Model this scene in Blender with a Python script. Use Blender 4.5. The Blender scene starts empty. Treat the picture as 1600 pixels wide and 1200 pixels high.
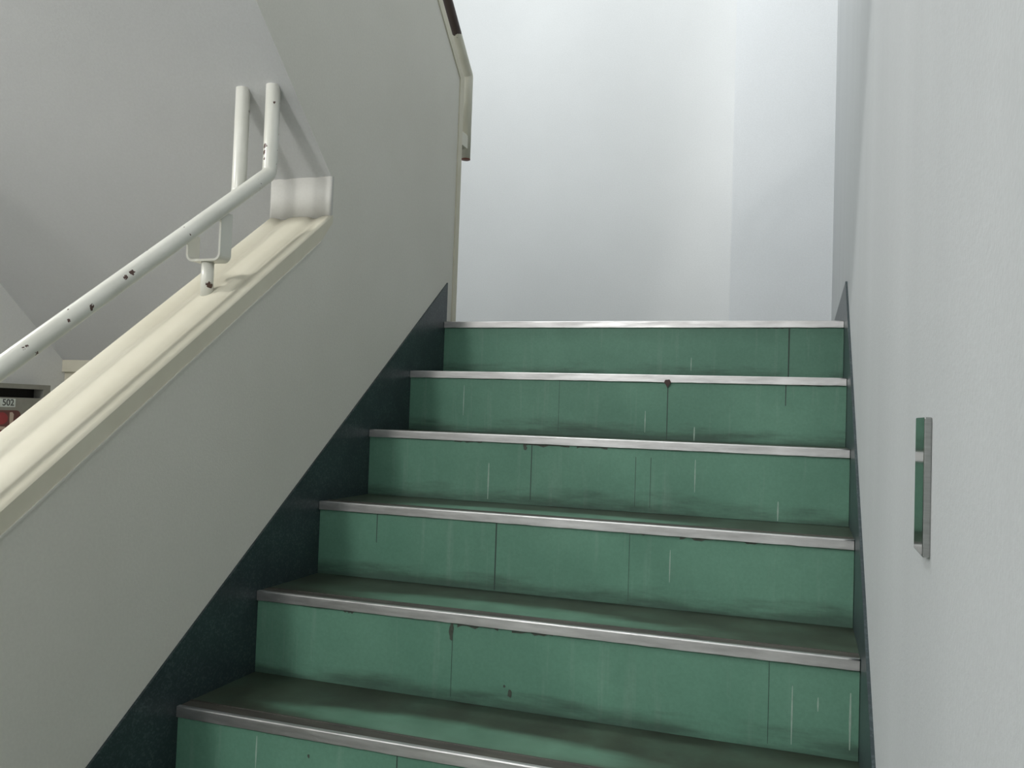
import bpy, bmesh, math, random
from mathutils import Vector, Matrix
from mathutils.geometry import tessellate_polygon

random.seed(7)
S = bpy.context.scene
COL = S.collection

# ---------------------------------------------------------------- dimensions (metres)
RISE, GO = 0.1785, 0.2478          # one step
SL = RISE / GO                     # slope of the lower flight
NSTEP = 10
W = 1.252                          # clear width of the flight
FLOOR_Z = -NSTEP * RISE
WT = 0.178                         # thickness of the middle parapet wall
XL = -1.386                        # face of the far left wall
XR = 1.260                         # face of the right wall
YB = 1.75                          # landing back wall
SL2 = 0.85                         # slope of the upper flight
SOF_Y, SOF_Z = -0.738, 0.283       # a point on the soffit of the upper flight
def sof(y): return SOF_Z - 0.86 * (y - SOF_Y)
CAPH = 0.725                       # top of the lower coping above the nosing line
def cap(y): return CAPH + SL * y

# ---------------------------------------------------------------- helpers
def lin(c):
    return tuple((v / 12.92 if v <= 0.04045 else ((v + 0.055) / 1.055) ** 2.4) for v in [x / 255 for x in c]) + (1,)

def tag(o, label=None, cat=None, group=None, kind=None):
    if label: o['label'] = label
    if cat: o['category'] = cat
    if group: o['group'] = group
    if kind: o['kind'] = kind
    return o

def obj(name, bm, mats, parent=None, loc=(0, 0, 0), smooth=False):
    me = bpy.data.meshes.new(name)
    bmesh.ops.recalc_face_normals(bm, faces=[f for f in bm.faces if not f.tag])
    bm.to_mesh(me); bm.free()
    for m in (mats if isinstance(mats, (list, tuple)) else [mats]): me.materials.append(m)
    if smooth:
        for p in me.polygons: p.use_smooth = True
    o = bpy.data.objects.new(name, me); COL.objects.link(o)
    o.location = loc
    if parent: o.parent = parent
    return o

def empty(name, loc=(0, 0, 0)):
    o = bpy.data.objects.new(name, None); COL.objects.link(o); o.location = loc
    o.empty_display_size = 0.1
    return o

def box(bm, x0, x1, y0, y1, z0, z1, mi=0, bev=0):
    v = [bm.verts.new((x, y, z)) for x in (x0, x1) for y in (y0, y1) for z in (z0, z1)]
    q = [(0, 1, 3, 2), (4, 6, 7, 5), (0, 4, 5, 1), (2, 3, 7, 6), (0, 2, 6, 4), (1, 5, 7, 3)]
    fs = []
    for a in q:
        f = bm.faces.new([v[i] for i in a]); f.material_index = mi; fs.append(f)
    if bev:
        es = list({e for f in fs for e in f.edges})
        bmesh.ops.bevel(bm, geom=es, offset=bev, segments=2, affect='EDGES', profile=0.5)
    return fs

def prism_x(bm, pts, x0, x1, mi=0):
    """closed polygon of (y, z) extruded along x"""
    a = [bm.verts.new((x0, y, z)) for y, z in pts]
    b = [bm.verts.new((x1, y, z)) for y, z in pts]
    n = len(pts)
    for tri in tessellate_polygon([[Vector((y, z, 0)) for y, z in pts]]):
        for ring, order in ((a, 1), (b, -1)):
            f = bm.faces.new([ring[i] for i in tri][::order]); f.material_index = mi
    for i in range(n):
        f = bm.faces.new((a[i], b[i], b[(i + 1) % n], a[(i + 1) % n])); f.material_index = mi

def tube(bm, pts, r, seg=20, mitre_r=0.014, capped=True):
    """round bar along a polyline with small bend radii"""
    P = [Vector(p) for p in pts]
    path = [P[0]]
    for i in range(1, len(P) - 1):
        a = (P[i - 1] - P[i]).normalized(); b = (P[i + 1] - P[i]).normalized()
        t = mitre_r
        for k in range(7):
            u = k / 6
            p0 = P[i] + a * t; p2 = P[i] + b * t
            path.append(p0 * (1 - u) ** 2 + P[i] * 2 * u * (1 - u) + p2 * u * u)
    path.append(P[-1])
    rings = []
    n0 = None
    for i, p in enumerate(path):
        if i == 0: t = path[1] - p
        elif i == len(path) - 1: t = p - path[-2]
        else: t = (path[i + 1] - p).normalized() + (p - path[i - 1]).normalized()
        t.normalize()
        nx = Vector((1, 0, 0)); nx = (nx - t * nx.dot(t)).normalized()
        ny = t.cross(nx)
        rings.append([bm.verts.new(p + nx * r * math.cos(2 * math.pi * j / seg) + ny * r * math.sin(2 * math.pi * j / seg)) for j in range(seg)])
    for a, b in zip(rings, rings[1:]):
        for j in range(seg):
            bm.faces.new((a[j], a[(j + 1) % seg], b[(j + 1) % seg], b[j]))
    if capped:
        bm.faces.new(rings[0][::-1]); bm.faces.new(rings[-1])

# ---------------------------------------------------------------- materials
def new_mat(name, rough=0.6, metal=0.0, spec=0.5):
    m = bpy.data.materials.new(name); m.use_nodes = True
    nt = m.node_tree; b = nt.nodes['Principled BSDF']
    b.inputs['Roughness'].default_value = rough
    b.inputs['Metallic'].default_value = metal
    b.inputs['Specular IOR Level'].default_value = spec
    return m, nt, b

def noise(nt, scale, detail=3, rough=0.5, vec=None, stretch=None):
    n = nt.nodes.new('ShaderNodeTexNoise'); n.inputs['Scale'].default_value = scale
    n.inputs['Detail'].default_value = detail; n.inputs['Roughness'].default_value = rough
    if vec is None:
        tc = nt.nodes.new('ShaderNodeTexCoord'); vec = tc.outputs['Object']
    if stretch:
        mp = nt.nodes.new('ShaderNodeMapping'); mp.inputs['Scale'].default_value = stretch
        nt.links.new(vec, mp.inputs['Vector']); vec = mp.outputs['Vector']
    nt.links.new(vec, n.inputs['Vector'])
    return n.outputs['Fac']

def ramp(nt, fac, stops):
    r = nt.nodes.new('ShaderNodeValToRGB')
    while len(r.color_ramp.elements) < len(stops): r.color_ramp.elements.new(0.5)
    for e, (p, c) in zip(r.color_ramp.elements, stops):
        e.position = p; e.color = c
    nt.links.new(fac, r.inputs['Fac'])
    return r.outputs['Color']

def mix(nt, fac, a, b, mode='MIX'):
    m = nt.nodes.new('ShaderNodeMix'); m.data_type = 'RGBA'; m.blend_type = mode
    for sock, val in ((m.inputs['Factor'], fac), (m.inputs['A'], a), (m.inputs['B'], b)):
        pass
    def put(idx, val):
        s = m.inputs[idx]
        if hasattr(val, 'is_output'): nt.links.new(val, s)
        else: s.default_value = val
    put(0, fac); put(6, a); put(7, b)
    return m.outputs[2]

def math_n(nt, op, a, b=None, clamp=False):
    m = nt.nodes.new('ShaderNodeMath'); m.operation = op; m.use_clamp = clamp
    for i, v in enumerate((a, b)):
        if v is None: continue
        if hasattr(v, 'is_output'): nt.links.new(v, m.inputs[i])
        else: m.inputs[i].default_value = v
    return m.outputs[0]

def maprange(nt, v, a, b, c=0.0, d=1.0):
    m = nt.nodes.new('ShaderNodeMapRange'); m.interpolation_type = 'SMOOTHSTEP'
    nt.links.new(v, m.inputs['Value'])
    for k, x in zip(('From Min', 'From Max', 'To Min', 'To Max'), (a, b, c, d)): m.inputs[k].default_value = x
    return m.outputs['Result']

def bump(nt, b, height, strength=0.2, dist=0.002):
    n = nt.nodes.new('ShaderNodeBump'); n.inputs['Strength'].default_value = strength
    n.inputs['Distance'].default_value = dist
    nt.links.new(height, n.inputs['Height']); nt.links.new(n.outputs['Normal'], b.inputs['Normal'])

def sepxyz(nt):
    tc = nt.nodes.new('ShaderNodeTexCoord'); s = nt.nodes.new('ShaderNodeSeparateXYZ')
    nt.links.new(tc.outputs['Object'], s.inputs[0])
    return tc.outputs['Object'], s.outputs

def wall_mat(name, base, dark, scale=1.6, bumps=0.25, stretch=None):
    m, nt, b = new_mat(name, rough=0.62, spec=0.3)
    f = noise(nt, scale, 4, 0.55, None, stretch)
    c = ramp(nt, f, [(0.3, lin(dark)), (0.7, lin(base))])
    sp = noise(nt, 160, 2, 0.6)
    c2 = mix(nt, 0.06, c, ramp(nt, sp, [(0.35, (0.35, 0.35, 0.33, 1)), (0.65, (1, 1, 1, 1))]), 'MULTIPLY')
    nt.links.new(c2, b.inputs['Base Color'])
    bump(nt, b, noise(nt, 220, 3, 0.6), bumps, 0.0015)
    return m

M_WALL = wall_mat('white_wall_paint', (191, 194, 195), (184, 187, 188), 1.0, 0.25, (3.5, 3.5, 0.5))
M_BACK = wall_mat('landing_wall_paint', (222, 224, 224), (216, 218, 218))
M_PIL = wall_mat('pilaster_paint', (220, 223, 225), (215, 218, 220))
M_PAR = wall_mat('grey_white_parapet_paint', (214, 212, 203), (207, 205, 195), 2.2)
M_SOF = wall_mat('grey_soffit_paint', (200, 201, 201), (193, 194, 194), 1.8)

m, nt, b = new_mat('cream_coping_paint', rough=0.6, spec=0.22)
f = noise(nt, 5, 4, 0.6)
nt.links.new(ramp(nt, f, [(0.3, lin((200, 195, 176))), (0.7, lin((210, 206, 189)))]), b.inputs['Base Color'])
bump(nt, b, noise(nt, 60, 3), 0.1, 0.001)
M_CAP = m

M_WHITE = wall_mat('white_moulding_paint', (194, 193, 187), (188, 187, 181), 4.0, 0.1)

# dark terrazzo skirting
m, nt, b = new_mat('dark_terrazzo', rough=0.38)
v = nt.nodes.new('ShaderNodeTexVoronoi'); v.inputs['Scale'].default_value = 260
tc = nt.nodes.new('ShaderNodeTexCoord'); nt.links.new(tc.outputs['Object'], v.inputs['Vector'])
sp = ramp(nt, v.outputs['Color'], [(0.55, lin((42, 56, 58))), (0.8, lin((66, 78, 80)))])
nt.links.new(mix(nt, ramp(nt, noise(nt, 14, 3), [(0.4, (0, 0, 0, 1)), (0.7, (0.6, 0.6, 0.6, 1))]), sp, lin((34, 44, 48))), b.inputs['Base Color'])
M_SKIRT = m

# green vinyl of the risers
def green_riser():
    m, nt, b = new_mat('green_riser_vinyl', rough=0.5, spec=0.35)
    vec, s = sepxyz(nt)
    oi = nt.nodes.new('ShaderNodeObjectInfo')
    add = nt.nodes.new('ShaderNodeVectorMath'); add.operation = 'ADD'
    cmb = nt.nodes.new('ShaderNodeCombineXYZ')
    nt.links.new(math_n(nt, 'MULTIPLY', oi.outputs['Random'], 37.0), cmb.inputs[0])
    nt.links.new(vec, add.inputs[0]); nt.links.new(cmb.outputs[0], add.inputs[1])
    vv = add.outputs[0]
    c = ramp(nt, noise(nt, 3.2, 4, 0.6, vv), [(0.3, lin((90, 134, 114))), (0.7, lin((107, 151, 130)))])
    st = noise(nt, 1.0, 3, 0.65, vv, (34, 1, 2.2))       # vertical run marks
    c = mix(nt, ramp(nt, st, [(0.56, (0, 0, 0, 1)), (0.78, (0.3, 0.3, 0.3, 1))]), c, lin((150, 172, 158)))
    mot = noise(nt, 170, 2, 0.6, vv)
    c = mix(nt, 0.25, c, ramp(nt, mot, [(0.3, (0.55, 0.6, 0.58, 1)), (0.7, (1, 1, 1, 1))]), 'MULTIPLY')
    # shoe scuffs mixed with shade painted along the riser foot: irregular smears
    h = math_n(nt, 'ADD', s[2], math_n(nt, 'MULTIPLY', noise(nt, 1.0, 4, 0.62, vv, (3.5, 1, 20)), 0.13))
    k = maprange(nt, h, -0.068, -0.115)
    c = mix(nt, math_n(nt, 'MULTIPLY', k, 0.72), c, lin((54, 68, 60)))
    nt.links.new(c, b.inputs['Base Color'])
    bump(nt, b, mot, 0.06, 0.001)
    return m
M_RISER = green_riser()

def green_tread():
    m, nt, b = new_mat('green_tread_vinyl', rough=0.4, spec=0.4)
    vec, s = sepxyz(nt)
    oi = nt.nodes.new('ShaderNodeObjectInfo')
    add = nt.nodes.new('ShaderNodeVectorMath'); add.operation = 'ADD'
    cmb = nt.nodes.new('ShaderNodeCombineXYZ')
    nt.links.new(math_n(nt, 'MULTIPLY', oi.outputs['Random'], 53.0), cmb.inputs[0])
    nt.links.new(vec, add.inputs[0]); nt.links.new(cmb.outputs[0], add.inputs[1])
    vv = add.outputs[0]
    n1 = noise(nt, 1.0, 4, 0.6, vv, (4, 14, 4))
    grime = ramp(nt, noise(nt, 9, 5, 0.65, vv), [(0.3, lin((43, 48, 39))), (0.7, lin((60, 69, 56)))])
    clean = ramp(nt, noise(nt, 12, 3, 0.5, vv), [(0.3, lin((86, 124, 104))), (0.7, lin((102, 140, 120)))])
    # foot wear: a cleaned lens in front of the middle of the tread
    y = math_n(nt, 'DIVIDE', math_n(nt, 'SUBTRACT', s[1], 0.085), 0.055)
    x = math_n(nt, 'DIVIDE', math_n(nt, 'SUBTRACT', s[0], 0.55), 0.36)
    r2 = math_n(nt, 'ADD', math_n(nt, 'MULTIPLY', y, y), math_n(nt, 'MULTIPLY', x, x))
    r2 = math_n(nt, 'ADD', r2, math_n(nt, 'MULTIPLY', math_n(nt, 'SUBTRACT', n1, 0.5), 1.6))
    k = maprange(nt, r2, 1.5, 0.3)
    k = math_n(nt, 'ADD', math_n(nt, 'MULTIPLY', k, 0.75), math_n(nt, 'MULTIPLY', maprange(nt, noise(nt, 7, 4, 0.65, vv), 0.4, 0.8), 0.25), True)
    nt.links.new(mix(nt, k, grime, clean), b.inputs['Base Color'])
    bump(nt, b, noise(nt, 150, 2, 0.6, vv), 0.08, 0.001)
    return m
M_TREAD = green_tread()

def plain(name, col, rough=0.6, metal=0.0, var=0.08, scale=30):
    m, nt, b = new_mat(name, rough=rough, metal=metal)
    c = lin(col)
    d = tuple(x * (1 - var) for x in c[:3]) + (1,); e = tuple(min(1, x * (1 + var)) for x in c[:3]) + (1,)
    nt.links.new(ramp(nt, noise(nt, scale, 3, 0.6), [(0.3, d), (0.7, e)]), b.inputs['Base Color'])
    return m
M_SEAM = plain('dark_seam', (52, 70, 62))
M_STREAK = plain('pale_scuff', (150, 172, 158), var=0.15, scale=80)
M_STAIN = plain('dark_glue_stain', (66, 74, 64), var=0.3, scale=120)
M_RUST = plain('rust_stain', (66, 44, 40), var=0.3, scale=120)
M_CONC = plain('stair_concrete', (120, 122, 118), 0.8)

m, nt, b = new_mat('worn_steel_nosing', rough=0.34, metal=1.0)
vec, s = sepxyz(nt)
c = ramp(nt, noise(nt, 1, 4, 0.6, vec, (9, 60, 60)), [(0.3, lin((178, 177, 176))), (0.7, lin((214, 213, 212)))])
nt.links.new(c, b.inputs['Base Color'])
nt.links.new(maprange(nt, noise(nt, 1, 4, 0.6, vec, (14, 120, 120)), 0.3, 0.7, 0.36, 0.52), b.inputs['Roughness'])
M_METAL = m
m, nt, b = new_mat('grimy_nosing_insert', rough=0.55)
nt.links.new(ramp(nt, noise(nt, 1, 4, 0.6, None, (8, 50, 50)), [(0.3, lin((44, 42, 37))), (0.7, lin((74, 72, 64)))]), b.inputs['Base Color'])
M_INSERT = m

m, nt, b = new_mat('polished_steel_plate', rough=0.09, metal=1.0)
nt.links.new(ramp(nt, noise(nt, 1, 3, 0.6, None, (30, 30, 300)), [(0.3, lin((158, 160, 157))), (0.7, lin((176, 178, 175)))]), b.inputs['Base Color'])
M_PLATE = m

def rail_paint(name, spots, brown=None):
    """white enamel with chips of bare brown steel; spots = (x,y,z,r)"""
    m, nt, b = new_mat(name, rough=0.32, spec=0.5)
    tc = nt.nodes.new('ShaderNodeTexCoord'); vec = tc.outputs['Object']
    c = ramp(nt, noise(nt, 9, 4, 0.6, vec), [(0.3, lin((206, 206, 196))), (0.7, lin((218, 218, 210)))])
    wob = math_n(nt, 'MULTIPLY', math_n(nt, 'SUBTRACT', noise(nt, 130, 3, 0.7, vec), 0.5), 0.016)
    mask = None
    for (x, y, z, r) in spots:
        d = nt.nodes.new('ShaderNodeVectorMath'); d.operation = 'DISTANCE'
        nt.links.new(vec, d.inputs[0]); d.inputs[1].default_value = (x, y, z)
        k = math_n(nt, 'LESS_THAN', math_n(nt, 'ADD', d.outputs['Value'], wob), r)
        mask = k if mask is None else math_n(nt, 'MAXIMUM', mask, k)
    # a scatter of tiny chips
    tiny = math_n(nt, 'GREATER_THAN', noise(nt, 70, 2, 0.5, vec), 0.735)
    mask = tiny if mask is None else math_n(nt, 'MAXIMUM', mask, tiny)
    c = mix(nt, mask, c, lin((78, 56, 48)))
    if brown:
        sp = nt.nodes.new('ShaderNodeSeparateXYZ'); nt.links.new(vec, sp.inputs[0])
        zz = math_n(nt, 'ADD', sp.outputs[2], math_n(nt, 'MULTIPLY', math_n(nt, 'SUBTRACT', noise(nt, 18, 4, 0.6, vec), 0.5), 0.09))
        zz = math_n(nt, 'ADD', zz, math_n(nt, 'MULTIPLY', sp.outputs[0], 1.2))
        c = mix(nt, math_n(nt, 'GREATER_THAN', zz, brown), c, lin((62, 50, 46)))
        c = mix(nt, math_n(nt, 'LESS_THAN', sp.outputs[2], 0.6345), c, lin((120, 76, 66)))
    nt.links.new(c, b.inputs['Base Color'])
    bump(nt, b, noise(nt, 40, 3), 0.06, 0.001)
    return m

# ---------------------------------------------------------------- setting
def structure(name, bm, mat, label, cat, parent=None):
    o = obj(name, bm, mat, parent)
    return tag(o, label, cat, kind='structure')

Y0 = -6.0
XC = -4.4                            # far end of the corridor
bm = bmesh.new(); box(bm, XR, XR + 0.2, Y0, YB + 0.2, FLOOR_Z - 0.2, 3.6)
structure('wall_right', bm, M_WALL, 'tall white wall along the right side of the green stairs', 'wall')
bm = bmesh.new(); box(bm, XL - 0.2, XL, -1.25, YB + 0.2, FLOOR_Z - 0.2, 3.6)
structure('wall_left', bm, M_BACK, 'grey white wall far left behind the handrail and mailbox', 'wall')
bm = bmesh.new(); box(bm, XL, XR, YB, YB + 0.2, FLOOR_Z - 0.2, 3.6)
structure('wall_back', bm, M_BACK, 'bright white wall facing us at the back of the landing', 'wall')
bm = bmesh.new(); box(bm, 0.796, XR, YB - 0.13, YB, 0.0, 3.4, bev=0)
structure('wall_back_pilaster', bm, M_PIL, 'shallow white pilaster in the right corner of the landing', 'wall pilaster')
bm = bmesh.new(); box(bm, XC - 0.2, XC, Y0, -1.05, FLOOR_Z - 0.2, 1.785)
structure('wall_corridor', bm, M_WALL, 'white end wall of the corridor left of the stairs', 'wall')
bm = bmesh.new(); box(bm, XC, XL - 0.2, -1.25, -1.05, FLOOR_Z - 0.2, 1.785)
structure('wall_corridor_side', bm, M_WALL, 'white side wall of the corridor beyond the mailbox', 'wall')
bm = bmesh.new(); box(bm, XC, XR, Y0 - 0.2, Y0, FLOOR_Z - 0.2, 3.6)
structure('wall_front', bm, M_WALL, 'white corridor wall behind the camera', 'wall')
bm = bmesh.new(); box(bm, XC, XR, Y0, 0.02, FLOOR_Z - 0.2, FLOOR_Z)
structure('floor', bm, plain('grey_corridor_floor', (140, 142, 134), 0.5), 'grey floor at the foot of the stairs', 'floor')
bm = bmesh.new(); box(bm, XL, XR, 0.262, YB, -0.17, 0.0)
structure('floor_landing', bm, M_TREAD, 'landing floor at the top of the green stairs', 'floor')
bm = bmesh.new(); box(bm, XC, XR, Y0, -2.29, 1.62, 1.785)
box(bm, XC, XL, -2.29, -1.25, 1.62, 1.785)
structure('ceiling', bm, M_WALL, 'white corridor ceiling behind the camera', 'ceiling')
bm = bmesh.new(); box(bm, XL, XR, Y0, YB, 3.4, 3.6)
structure('ceiling_landing', bm, M_WALL, 'white ceiling high above the landing', 'ceiling')

# middle parapet wall: one polygon with the triangular opening between coping and soffit
CT = 0.045                          # coping thickness
WE = 0.066                          # landing end of the wall
ZE = 0.852                          # height of the corner of its upper edge
def upedge(y): return ZE - SL2 * (y - WE)
yo = -0.735
ym = -2.24                          # foot of the lower parapet
pts = [(WE, 0.0), (WE, ZE), (-1.95, upedge(-1.95)), (-2.28, upedge(-1.95)), (-2.28, sof(-2.28) - 0.0),
       (yo, sof(yo)), (yo, cap(yo) - 0.018), (yo - 0.05, cap(yo - 0.05) - CT - 0.001), (yo - 0.06, cap(yo - 0.06) - CT - 0.003), (ym, cap(ym) - CT - 0.003), (ym, FLOOR_Z), (-0.3, FLOOR_Z), (-0.3, -0.2), (WE, -0.2)]
bm = bmesh.new(); prism_x(bm, pts, -WT, 0.0)
for f in bm.faces:
    f.normal_update()
    if abs(f.normal.x) < 0.1 and all(v.co.y <= yo + 0.01 and abs(v.co.z - sof(v.co.y)) < 0.01 for v in f.verts): f.material_index = 1
structure('wall_middle', bm, [M_PAR, M_SOF], 'grey white parapet wall between the green stairs and the flight above', 'wall')

# underside of the flight above, with its steps on top
pts = [(-0.222, sof(-0.222))]
pts += [(-2.28, sof(-2.28))]
n2 = 10
g2 = 0.2125
top = []
for i in range(n2):
    top += [(0.0 - i * g2 - 0.02, i * RISE), (0.0 - i * g2 - 0.02, (i + 1) * RISE)]
top += [(-2.28, n2 * RISE)]
poly = [(0.262, -0.17), (-0.222, -0.17), (-0.222, sof(-0.222)), (-2.28, sof(-2.28))] + top[::-1] + [(0.262, 0.0)]
bm = bmesh.new(); prism_x(bm, poly, XL, -WT)
structure('ceiling_sloping', bm, M_SOF, 'sloping grey underside of the flight above at the upper left', 'ceiling')

# the beam under the landing edge and the wall below it
bm = bmesh.new(); box(bm, XL, -WT, -0.214, 0.2, FLOOR_Z, -0.17)
structure('wall_under_landing', bm, M_CAP, 'cream wall below the landing, seen behind the coping', 'wall')
bm = bmesh.new(); box(bm, XL, -WT, -0.228, -0.214, -0.202, sof(-0.222) + 0.002, bev=0.0015)
structure('trim_1', bm, M_CAP, 'cream edge strip where the sloping underside ends at far left', 'trim')

# skirtings: sloping strip that runs level on the landing
def skirt(x0, x1, name, label, yend, level):
    hs = 0.122
    pts = [(-2.24, FLOOR_Z), (-2.24, hs - SL * 2.24)]
    if level: pts += [(-0.012, hs - SL * 0.012), (0.02, 0.112), (yend, 0.112), (yend, 0.0), (0.3, -0.12), (-0.3, -0.5)]
    else: pts += [(yend, hs + SL * yend), (yend, 0.0), (yend, -0.2), (-0.3, -0.5)]
    pts += [(-1.9, FLOOR_Z)]
    bm = bmesh.new(); prism_x(bm, pts, x0, x1)
    structure(name, bm, M_SKIRT, label, 'skirting')
skirt(0.0, 0.005, 'baseboard_left', 'dark blue green skirting sloping along the left wall of the stairs', 0.018, False)
skirt(1.2545, XR, 'baseboard_right', 'dark grey green skirting sloping along the right wall of the stairs', YB - 0.13, True)

# moulded coping swept along a path; profile across the wall thickness
def coping(name, path, label, bev=0.006, x0=-WT - 0.004, x1=0.004, thick=CT, depth=1.0, mat=None):
    """path: list of (y, z, ny, nz, t): top point, outward mitre normal, thickness"""
    n = 48
    prof = []
    for i in range(n + 1):
        u = i / n
        h = -0.0075 * depth * (math.exp(-((u - 0.24) / 0.085) ** 2) + math.exp(-((u - 0.75) / 0.085) ** 2)) - 0.001
        e = min(u, 1 - u) * (x1 - x0)
        if e < bev: h -= bev - math.sqrt(max(0, bev * bev - (bev - e) ** 2))
        prof.append((x0 + u * (x1 - x0), h))
    bm = bmesh.new()
    secs = []
    for (y, z, ny, nz, t) in path:
        top = [bm.verts.new((x, y + ny * h, z + nz * h)) for x, h in prof]
        bl = bm.verts.new((x0, y - ny * t, z - nz * t)); br = bm.verts.new((x1, y - ny * t, z - nz * t))
        secs.append((top, bl, br))
    for (ta, la, ra), (tb, lb, rb) in zip(secs, secs[1:]):
        for i in range(n):
            f = bm.faces.new((ta[i], ta[i + 1], tb[i + 1], tb[i])); f.smooth = True
        bm.faces.new((ta[n], ra, rb, tb[n])); bm.faces.new((la, ta[0], tb[0], lb)); bm.faces.new((ra, la, lb, rb))
    for (t, l, r) in (secs[0], secs[-1]):
        bm.faces.new(t + [r, l])
    return structure(name, bm, mat or M_CAP, label, 'coping')

nl = Vector((-SL, 1)).normalized()           # normal of the lower slope in (y, z)
def vn(ny, nz): return (ny, nz)
# lower coping
f_ = 1 / nl.y
coping('trim_2', [(ym, cap(ym), 0, 1, CT), (yo - 0.05, cap(yo - 0.05), 0, 1, CT), (yo - 0.0005, cap(yo), 0, 1, CT * 0.55)],
       'cream moulded coping sloping along the top of the lower parapet')
# short upright piece of the same moulding that closes the opening
coping('trim_3', [(yo - 0.011, cap(yo) - 0.016, -1, 0, 0.011), (yo - 0.011, sof(yo - 0.011) - 0.001, -1, 0, 0.011)],
       'short white upright moulding where the coping meets the sloping underside', x0=-WT - 0.002, x1=0.002, bev=0.003, depth=0.2, mat=M_WHITE)
# upper coping: down the slope of the upper parapet, then down its landing end
UT = 0.038
n_sl = Vector((SL2, 1)).normalized()
mit = (n_sl + Vector((1, 0))).normalized(); mf = 1 / mit.dot(Vector((1, 0)))
ua = (-1.95, upedge(-1.95))
coping('trim_4', [(ua[0] + n_sl.x * UT, ua[1] + n_sl.y * UT, n_sl.x, n_sl.y, UT),
                  (WE + mit.x * UT * mf, ZE + mit.y * UT * mf, mit.x * mf, mit.y * mf, UT),
                  (WE + UT, 0.001, 1, 0, UT)],
       'narrow cream coping edge down the landing end of the upper parapet', bev=0.004)
# thin bead under the lower coping
bm = bmesh.new()
prism_x(bm, [(ym, cap(ym) - CT - 0.003), (yo - 0.055, cap(yo - 0.055) - CT - 0.003), (yo - 0.055, cap(yo - 0.055) - CT + 0.001), (ym, cap(ym) - CT + 0.001)], 0.0, 0.0065)
structure('trim_5', bm, M_PAR, 'thin bead line under the cream sloping coping', 'trim')

# ---------------------------------------------------------------- the stairs
stair = empty('staircase', (0, 0, FLOOR_Z))
tag(stair, 'green vinyl covered stairs with worn metal nosings rising to the landing', 'stairs')

def quad_patch(bm, pts, y, mi):
    vs = [bm.verts.new((x, y, z)) for x, z in pts]
    f = bm.faces.new(vs); f.material_index = mi
    f.normal_update()
    if f.normal.y > 0: f.normal_flip()
    f.tag = True

def jag(x0, x1, z0, depth, n=9):
    up = [(x0 + (x1 - x0) * i / n, z0) for i in range(n + 1)]
    dn = [(x0 + (x1 - x0) * i / n, z0 - depth * random.uniform(0.15, 1.0)) for i in range(n, -1, -1)]
    return up + dn

SEAMS = {1: [(1.104, .018, .17, .0022)], 2: [(.791, .018, .178, .0014), (1.103, .018, .075, .0014), (.479, .02, .17, .0006)],
         3: [(.479, .02, .165, .0013), (.753, .04, .165, .0007), (.791, .04, .165, .0007)],
         4: [(.476, .018, .175, .0017), (.166, .018, .09, .0012), (.79, .02, .17, .0005)], 5: [(.476, .02, .17, .0006), (1.1, .02, .17, .0005)],
         6: [(.479, .02, .17, .0012), (.791, .02, .17, .001)]}
STREAK = {1: [(.822, .11, .15, .003)], 2: [(.183, .04, .13, .003), (.866, .14, .178, .004), (.73, .1, .16, .003)],
          3: [(.361, .075, .17, .0045), (1.096, .13, .176, .004), (.9, .04, .12, .003)],
          4: [(.88, .05, .12, .003)], 5: [(1.141, .06, .165, .003), (1.185, .075, .1, .003), (1.239, .06, .16, .004)],
          6: [(.187, .03, .09, .0035)]}
STAIN = {1: [(1.03, 1.1, .018, .006)], 3: [(.26, .34, .018, .006), (.455, .58, .02, .009), (.6, .68, .02, .006)],
         4: [(.78, .84, .018, .005), (.9, .97, .018, .008), (1.03, 1.08, .018, .006)],
         5: [(.486, .575, .018, .010), (.604, .69, .018, .008), (.222, .26, .018, .008)],
         2: [(1.14, 1.2, .018, .004)]}

BLOB = {5: [(.473, -.038, .006, .022), (.604, -.146, .005, .009), (.592, -.133, .003, .003)], 3: [(.46, -.03, .006, .008)], 6: [(.3, -.05, .003, .004)]}

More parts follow.
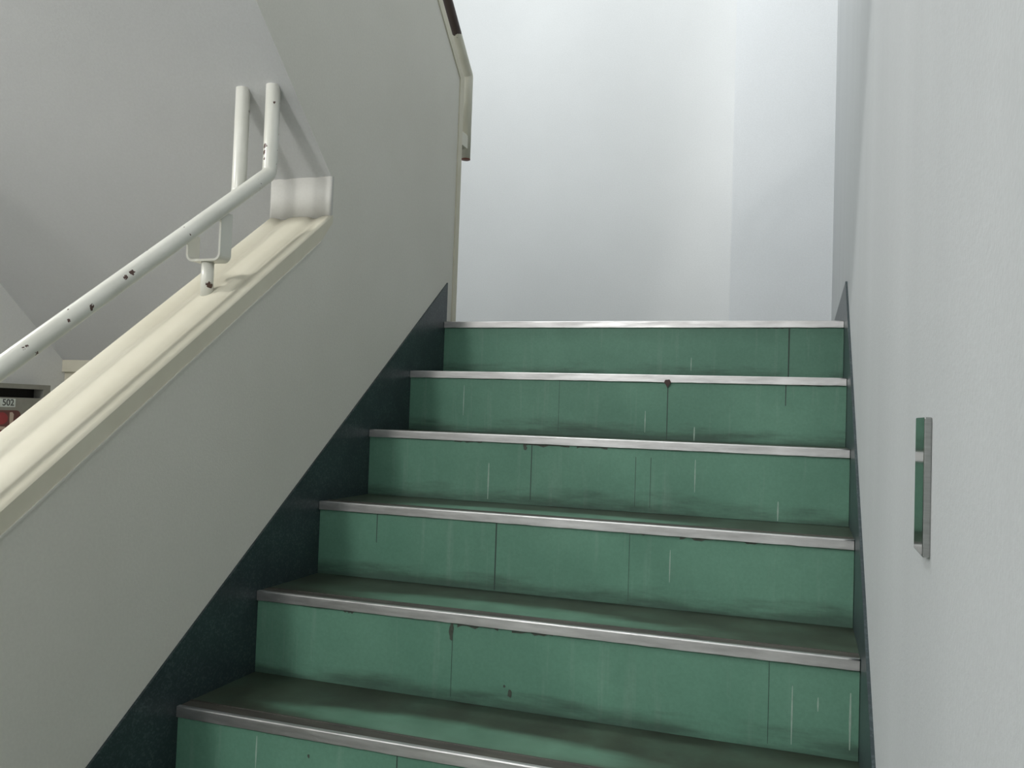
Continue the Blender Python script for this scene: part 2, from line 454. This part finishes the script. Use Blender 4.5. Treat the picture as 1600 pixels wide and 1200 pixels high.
def make_step(k):
    y0, z0 = -(k - 1) * GO, -(k - 1) * RISE
    # tread block
    bm = bmesh.new()
    yb = GO + 0.008 if k > 1 else 0.262
    box(bm, 0.005, W + 0.0025, 0.008, yb, -RISE * 1.15 if k < NSTEP else -RISE, 0.0)
    bm.faces.ensure_lookup_table()
    s = obj('step', bm, M_TREAD, stair, (0, y0, z0 - FLOOR_Z))
    # riser sheet with its seams, scuffs and glue stains
    bm = bmesh.new()
    fs = box(bm, 0.0055, W + 0.0015, 0.0025, 0.008, -RISE + 0.0005, -0.004)
    for (x, a, c, w) in SEAMS.get(k, []):
        quad_patch(bm, [(x - w, -a), (x + w, -a), (x + w * .8, -c), (x - w * .8, -c)], 0.0021, 1)
    for (x, a, c, w) in STREAK.get(k, []):
        quad_patch(bm, [(x - w * .2, -a), (x + w * .3, -a), (x + w * .5, -(a + c) / 2), (x + w * .2, -c), (x - w * .2, -c), (x - w * .5, -(a + c) / 2)], 0.0019, 2)
    for (x0, x1, a, dp) in STAIN.get(k, []):
        quad_patch(bm, jag(x0, x1, -a, dp), 0.0016, 3)
    for (cx, cz, rx, rz) in BLOB.get(k, []):
        quad_patch(bm, [(cx + rx * math.cos(6.2832 * i / 12) * random.uniform(.6, 1.1), cz + rz * math.sin(6.2832 * i / 12) * random.uniform(.7, 1.1)) for i in range(12)], 0.0014, 3)
    if k == 2:
        quad_patch(bm, [(.784, -.012), (.796, -.011), (.800, -.018), (.795, -.028), (.790, -.034), (.786, -.026), (.781, -.019)], -0.0046, 4)
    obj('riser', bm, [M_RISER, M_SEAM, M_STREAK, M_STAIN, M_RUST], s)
    # nosing: rounded metal angle with a grimy insert on top
    bm = bmesh.new()
    r = 0.0025
    yf = -0.004
    front = [(0.0025, -0.0195), (yf + 0.001, -0.0195), (yf, -0.0185)]
    arc = [(yf + r - r * math.cos(a), 0.0018 - r + r * math.sin(a)) for a in [math.pi / 2 * i / 7 for i in range(8)]]
    top = [(0.006, 0.0018), (0.0085, 0.0008), (0.036, 0.0008), (0.0365, 0.0018), (0.041, 0.0018), (0.042, 0.0), (0.008, -0.0035), (0.0025, -0.0035)]
    pts = front + arc + top
    xa, xb = 0.006, W + 0.0008
    nx = 60
    rows = []
    for i in range(nx + 1):
        x = xa + (xb - xa) * i / nx
        rows.append([bm.verts.new((x, y + 0, z + (0 if z > -0.015 else random.uniform(-0.0005, 0.0005)))) for y, z in pts])
    nn = len(pts)
    for a, c in zip(rows, rows[1:]):
        for j in range(nn):
            f = bm.faces.new((a[j], a[(j + 1) % nn], c[(j + 1) % nn], c[j]))
            p, q = pts[j], pts[(j + 1) % nn]
            if p[0] > 0.008 and q[0] > 0.008 and j < nn - 3: f.material_index = 1
            f.smooth = (3 <= j <= 9)
            if j == 2: f.smooth = False
    bm.faces.new(rows[0]); bm.faces.new(rows[-1][::-1])
    o = obj('nosing', bm, [M_METAL, M_INSERT], s)
    o['label'] = 'worn metal nosing strip'
    return s
for k in range(1, NSTEP + 1): make_step(k)

# ---------------------------------------------------------------- lower handrail
RX = (-0.052, -0.136)
RDZ = (0.0, -0.047)                 # the inner tube runs a little lower
def railz(y): return 0.232 + SL * (y + 0.936)
YV = -0.934
hr = empty('handrail', (-0.094, -1.08, cap(-1.08)))
tag(hr, 'white double tube handrail on a bracket above the cream sloping coping', 'handrail')
hr_off = Vector(hr.location)
spots = [(-.036, -1.3696, -.0612, 0.0050), (-.036, -1.3849, -.0721, 0.0043), (-.036, -1.462, -.1389, 0.0054), (-.036, -1.5008, -.1461, 0.0036),
         (-.036, -1.509, -.1668, 0.0029), (-.036, -1.5903, -.2155, 0.0043), (-.036, -1.5948, -.220, 0.0043), (-.036, -1.5673, -.2292, 0.0036),
         (-.036, -1.0257, .1976, 0.0036), (-.036, -.9959, .2174, 0.0036), (-.058, -.949, .3064, .006), (-.058, -.949, .292, .005), (-.057, -.95, .275, .004)]
M_RAIL = rail_paint('chipped_white_enamel', [(x - hr_off.x, y - hr_off.y, z - hr_off.z, r) for x, y, z, r in spots])
for i, x in enumerate(RX):
    bm = bmesh.new()
    yl = -2.3
    tube(bm, [(x - hr_off.x, yl - hr_off.y, railz(yl) + RDZ[i] - hr_off.z), (x - hr_off.x, YV - hr_off.y, railz(YV) + RDZ[i] + 0.012 - hr_off.z), (x - hr_off.x, YV - hr_off.y, sof(YV) + 0.004 - hr_off.z)], 0.017)
    obj('rail', bm, M_RAIL, hr, smooth=True)
# U bracket of flat bar with a round post
yb_, wb, tb = -1.085, 0.019, 0.005
zb = 0.0115
bm = bmesh.new()
xa, xb = RX[1], RX[0]
prof_o, prof_i = [], []
rb = 0.014
def upath(off):
    p = []
    l, r_, btm = xa + off, xb - off, zb + off
    rr = max(rb - off, 0.002)
    p.append((l, railz(yb_) + RDZ[1] - 0.008))
    for i in range(7):
        a = math.pi + math.pi / 2 * i / 6
        p.append((l + rr + rr * math.cos(a), btm + rr + rr * math.sin(a)))
    for i in range(7):
        a = 1.5 * math.pi + math.pi / 2 * i / 6
        p.append((r_ - rr + rr * math.cos(a), btm + rr + rr * math.sin(a)))
    p.append((r_, railz(yb_) - 0.008))
    return p
po, pi_ = upath(-tb / 2), upath(tb / 2)
ring = []
for y in (yb_ - wb, yb_ + wb):
    ring.append(([bm.verts.new((x - hr_off.x, y - hr_off.y, z - hr_off.z)) for x, z in po], [bm.verts.new((x - hr_off.x, y - hr_off.y, z - hr_off.z)) for x, z in pi_]))
(o0, i0), (o1, i1) = ring
for j in range(len(po) - 1):
    bm.faces.new((o0[j], o0[j + 1], o1[j + 1], o1[j])); bm.faces.new((i0[j], i1[j], i1[j + 1], i0[j + 1]))
    bm.faces.new((o0[j], i0[j], i0[j + 1], o0[j + 1])); bm.faces.new((o1[j], o1[j + 1], i1[j + 1], i1[j]))
for j in (0, -1): bm.faces.new((o0[j], o1[j], i1[j], i0[j]))
br = obj('bracket', bm, M_RAIL, hr)
bm = bmesh.new()
tube(bm, [(0, 0, -0.016), (0, -0.001, zb - tb / 2 - hr_off.z + 0.001)], 0.0135)
po_ = obj('post', bm, rail_paint('chipped_post_enamel', [(.011, -.006, .010, .0075)]), hr, loc=(0, yb_ - hr_off.y, 0), smooth=True)

# ---------------------------------------------------------------- upper handrail (end seen on the landing)
UYV, UZB, UZC = 0.272, 0.632, 0.945
uh = empty('handrail', (-0.094, UYV, UZB))
tag(uh, 'grey tube handrail end with brown worn top beside the upper parapet on the landing', 'handrail')
uo = Vector(uh.location)
M_UP = rail_paint('worn_grey_enamel', [], brown=None)
def urail(y): return UZC + 0.004 - SL2 * (y - UYV)
m_up = M_UP
def upper_paint():
    m, nt, b = new_mat('worn_brown_enamel', rough=0.4)
    vec, s = sepxyz(nt)
    c = ramp(nt, noise(nt, 9, 4, 0.6, vec), [(0.3, lin((196, 194, 178))), (0.7, lin((208, 206, 192)))])
    zz = math_n(nt, 'ADD', s[2], math_n(nt, 'MULTIPLY', math_n(nt, 'SUBTRACT', noise(nt, 30, 4, 0.6, vec), 0.5), 0.06))
    zz = math_n(nt, 'SUBTRACT', zz, math_n(nt, 'MULTIPLY', s[1], 0.35))
    c = mix(nt, math_n(nt, 'GREATER_THAN', zz, 0.455), c, lin((66, 54, 50)))
    c = mix(nt, math_n(nt, 'LESS_THAN', s[2], 0.003), c, lin((150, 96, 84)))
    nt.links.new(c, b.inputs['Base Color'])
    return m
M_UP = upper_paint()
for x in RX:
    bm = bmesh.new()
    tube(bm, [(x - uo.x, 0, 0), (x - uo.x, 0, UZC - uo.z), (x - uo.x, -1.9 - UYV, urail(-1.9) - uo.z)], 0.017, mitre_r=0.006)
    obj('rail', bm, M_UP, uh, smooth=True)
bm = bmesh.new()
box(bm, RX[0] - 0.012 - uo.x, RX[0] + 0.012 - uo.x, WE + UT - 0.004 - uo.y, -0.012, 0.035, 0.085, bev=0.002)
obj('bracket', bm, M_UP, uh)
bm = bmesh.new()
box(bm, RX[1] - 0.012 - uo.x, RX[1] + 0.012 - uo.x, WE + UT - 0.004 - uo.y, -0.012, 0.035, 0.085, bev=0.002)
obj('bracket', bm, M_UP, uh)

# ---------------------------------------------------------------- steel plate on the right wall
bm = bmesh.new()
box(bm, -0.0066, 0.0, -0.0305, 0.0325, -0.0625, 0.0625, bev=0.0012)
pl = obj('wall_plate', bm, M_PLATE, None, (XR, -1.772, -0.3545))
tag(pl, 'narrow polished steel plate fixed to the white right wall', 'wall plate')

# ---------------------------------------------------------------- mailbox on the far left wall
MX = -1.33
M_MB = plain('grey_mailbox_paint', (138, 138, 132), 0.45)
M_BLK = plain('black_slot', (10, 10, 10), 0.8)
mbx = empty('mailbox', (XL, -0.52, -0.40))
tag(mbx, 'grey steel mailbox with black slot, number label and red sticker on the left wall', 'mailbox')
o0 = Vector(mbx.location)
def L(y): return y - o0.y
def Z(z): return z - o0.z
fx = MX - XL
y_l, y_r, z_t, z_b = -0.72, -0.3255, -0.2545, -0.62
bm = bmesh.new()
box(bm, 0.0, 0.010, L(y_l), L(y_r), Z(z_b), Z(z_t))                 # back
box(bm, 0.010, fx, L(y_l), L(y_l) + 0.022, Z(z_b), Z(z_t))          # frame sides, top, bottom
box(bm, 0.010, fx, L(y_r) - 0.028, L(y_r), Z(z_b), Z(z_t))
box(bm, 0.010, fx, L(y_l) + 0.022, L(y_r) - 0.028, Z(-0.2702), Z(z_t))
box(bm, 0.010, fx, L(y_l) + 0.022, L(y_r) - 0.028, Z(z_b), Z(z_b) + 0.02)
obj('body', bm, M_MB, mbx)
bm = bmesh.new(); box(bm, 0.0105, 0.014, L(y_l) + 0.023, L(y_r) - 0.0285, Z(-0.305), Z(-0.2705))
o = obj('slot', bm, M_BLK, mbx); o['label'] = 'black letter slot'
bm = bmesh.new(); box(bm, fx - 0.012, fx - 0.002, L(y_l) + 0.0225, L(y_r) - 0.0285, Z(z_b) + 0.021, Z(-0.3005), bev=0.001)
dr = obj('door', bm, M_MB, mbx)
bm = bmesh.new(); box(bm, fx - 0.002, fx - 0.0008, L(-0.5385), L(-0.462), Z(-0.3325), Z(-0.3045))
lb = obj('number_label', bm, plain('white_label', (206, 214, 212), 0.5), dr); lb['label'] = 'white label reading 502'
def text_mesh(body, size, name, mat, parent, loc, rot):
    cu = bpy.data.curves.new('tmp_text', 'FONT'); cu.body = body; cu.size = size; cu.extrude = 0.0002
    cu.align_x = 'CENTER'; cu.align_y = 'CENTER'; cu.offset = 0.0006
    to = bpy.data.objects.new('tmp_text', cu); COL.objects.link(to)
    dg = bpy.context.evaluated_depsgraph_get(); dg.update()
    me = bpy.data.meshes.new_from_object(to.evaluated_get(dg))
    bpy.data.objects.remove(to); bpy.data.curves.remove(cu)
    me.name = name
    me.materials.clear(); me.materials.append(mat)
    o = bpy.data.objects.new(name, me); COL.objects.link(o); o.parent = parent
    o.location = loc; o.rotation_euler = rot
    return o
t = text_mesh('502', 0.030, 'number', plain('grey_print', (74, 78, 78), 0.6), dr, (fx - 0.0006, L(-0.4895), Z(-0.3185)), (math.pi / 2, 0, math.pi / 2))
t['label'] = 'dark printed number 502'
# red sticker with pale strokes
bm = bmesh.new()
cy, cz = L(-0.492), Z(-0.390)
pts = []
hw, hh, r = 0.052, 0.047, 0.016
for cxn, czn, a0 in ((1, 1, 0), (-1, 1, 90), (-1, -1, 180), (1, -1, 270)):
    for i in range(6):
        a = math.radians(a0 + 90 * i / 5)
        pts.append((cy + cxn * (hw - r) + r * math.cos(a), cz + czn * (hh - r) + r * math.sin(a)))
va = [bm.verts.new((fx - 0.0018, y, z)) for y, z in pts]; vb = [bm.verts.new((fx - 0.0010, y, z)) for y, z in pts]
bm.faces.new(va[::-1]); bm.faces.new(vb)
for i in range(len(pts)): bm.faces.new((va[i], va[(i + 1) % len(pts)], vb[(i + 1) % len(pts)], vb[i]))
for f in bm.faces: f.material_index = 0
def decal(poly, mi, dx):
    f = bm.faces.new([bm.verts.new((fx - 0.0010 + dx, cy + y, cz + z)) for y, z in poly]); f.material_index = mi
    f.normal_update()
    if f.normal.x < 0: f.normal_flip()
    f.tag = True
N = 20
decal([(-0.018 + 0.022 * math.cos(2 * math.pi * i / N), 0.020 + 0.02 * math.sin(2 * math.pi * i / N)) for i in range(N)], 1, 0.0002)
decal([(-0.034, -0.020), (0.002, -0.022), (0.004, -0.042), (-0.030, -0.042)], 1, 0.0002)
decal([(-0.031, -0.006), (-0.004, -0.007), (-0.004, -0.018), (-0.030, -0.017)], 2, 0.0004)
decal([(0.010, 0.040), (0.020, 0.041), (0.026, 0.034), (0.024, 0.0), (0.016, -0.024), (0.010, -0.026), (0.012, -0.01), (0.010, 0.02)], 2, 0.0004)
st = obj('sticker', bm, [plain('dark_red_sticker', (104, 62, 60), 0.5), plain('red_sticker_print', (150, 52, 58), 0.5), plain('pale_sticker_print', (190, 170, 156), 0.5)], dr)
st['label'] = 'dark red sticker with pale marks'

# ---------------------------------------------------------------- light
w = bpy.data.worlds.new('World'); S.world = w; w.use_nodes = True
w.node_tree.nodes['Background'].inputs[0].default_value = (0.5, 0.55, 0.6, 1)
w.node_tree.nodes['Background'].inputs[1].default_value = 0.05
def area(name, loc, target, sx, sy, power, col):
    ld = bpy.data.lights.new(name, 'AREA'); ld.shape = 'RECTANGLE'; ld.size = sx; ld.size_y = sy
    ld.energy = power; ld.color = col
    o = bpy.data.objects.new(name, ld); COL.objects.link(o); o.location = loc
    d = Vector(target) - Vector(loc)
    o.rotation_euler = d.to_track_quat('-Z', 'Y').to_euler()
    return o
def point(name, loc, r, power, col):
    ld = bpy.data.lights.new(name, 'POINT'); ld.shadow_soft_size = r; ld.energy = power; ld.color = col
    o = bpy.data.objects.new(name, ld); COL.objects.link(o); o.location = loc
    return o
point('landing_globe_lamp', (-0.15, -0.45, 2.65), 0.16, 122, (0.98, 0.995, 1.0))
point('corridor_globe_lamp', (-0.45, -4.6, 1.3), 0.12, 142, (1.0, 0.985, 0.965))
point('side_corridor_globe_lamp', (-2.1, -2.4, 1.45), 0.10, 142, (1.0, 0.98, 0.955))

# ---------------------------------------------------------------- camera
F = 1351.085
R = Matrix(((0.9467678218826714, -0.020651445285985733, 0.3212541194368441),
            (0.32011851215416387, -0.04494916085231161, -0.946310578570734),
            (0.03398278422593745, 0.998775796035463, -0.03594550917681403)))
cd = bpy.data.cameras.new('Camera'); co = bpy.data.objects.new('Camera', cd); COL.objects.link(co)
cd.sensor_fit = 'HORIZONTAL'; cd.sensor_width = 36.0; cd.lens = F * 36.0 / 1600.0
cd.clip_start = 0.02
co.matrix_world = Matrix.Translation((1.1519037855, -2.6547064237, -0.3028083773)) @ R.to_4x4()
S.camera = co

vs = S.view_settings
S.display_settings.display_device = 'sRGB'
vs.view_transform = 'Standard'; vs.look = 'None'; vs.gamma = 1.0; vs.exposure = 0.0
vs.use_curve_mapping = False
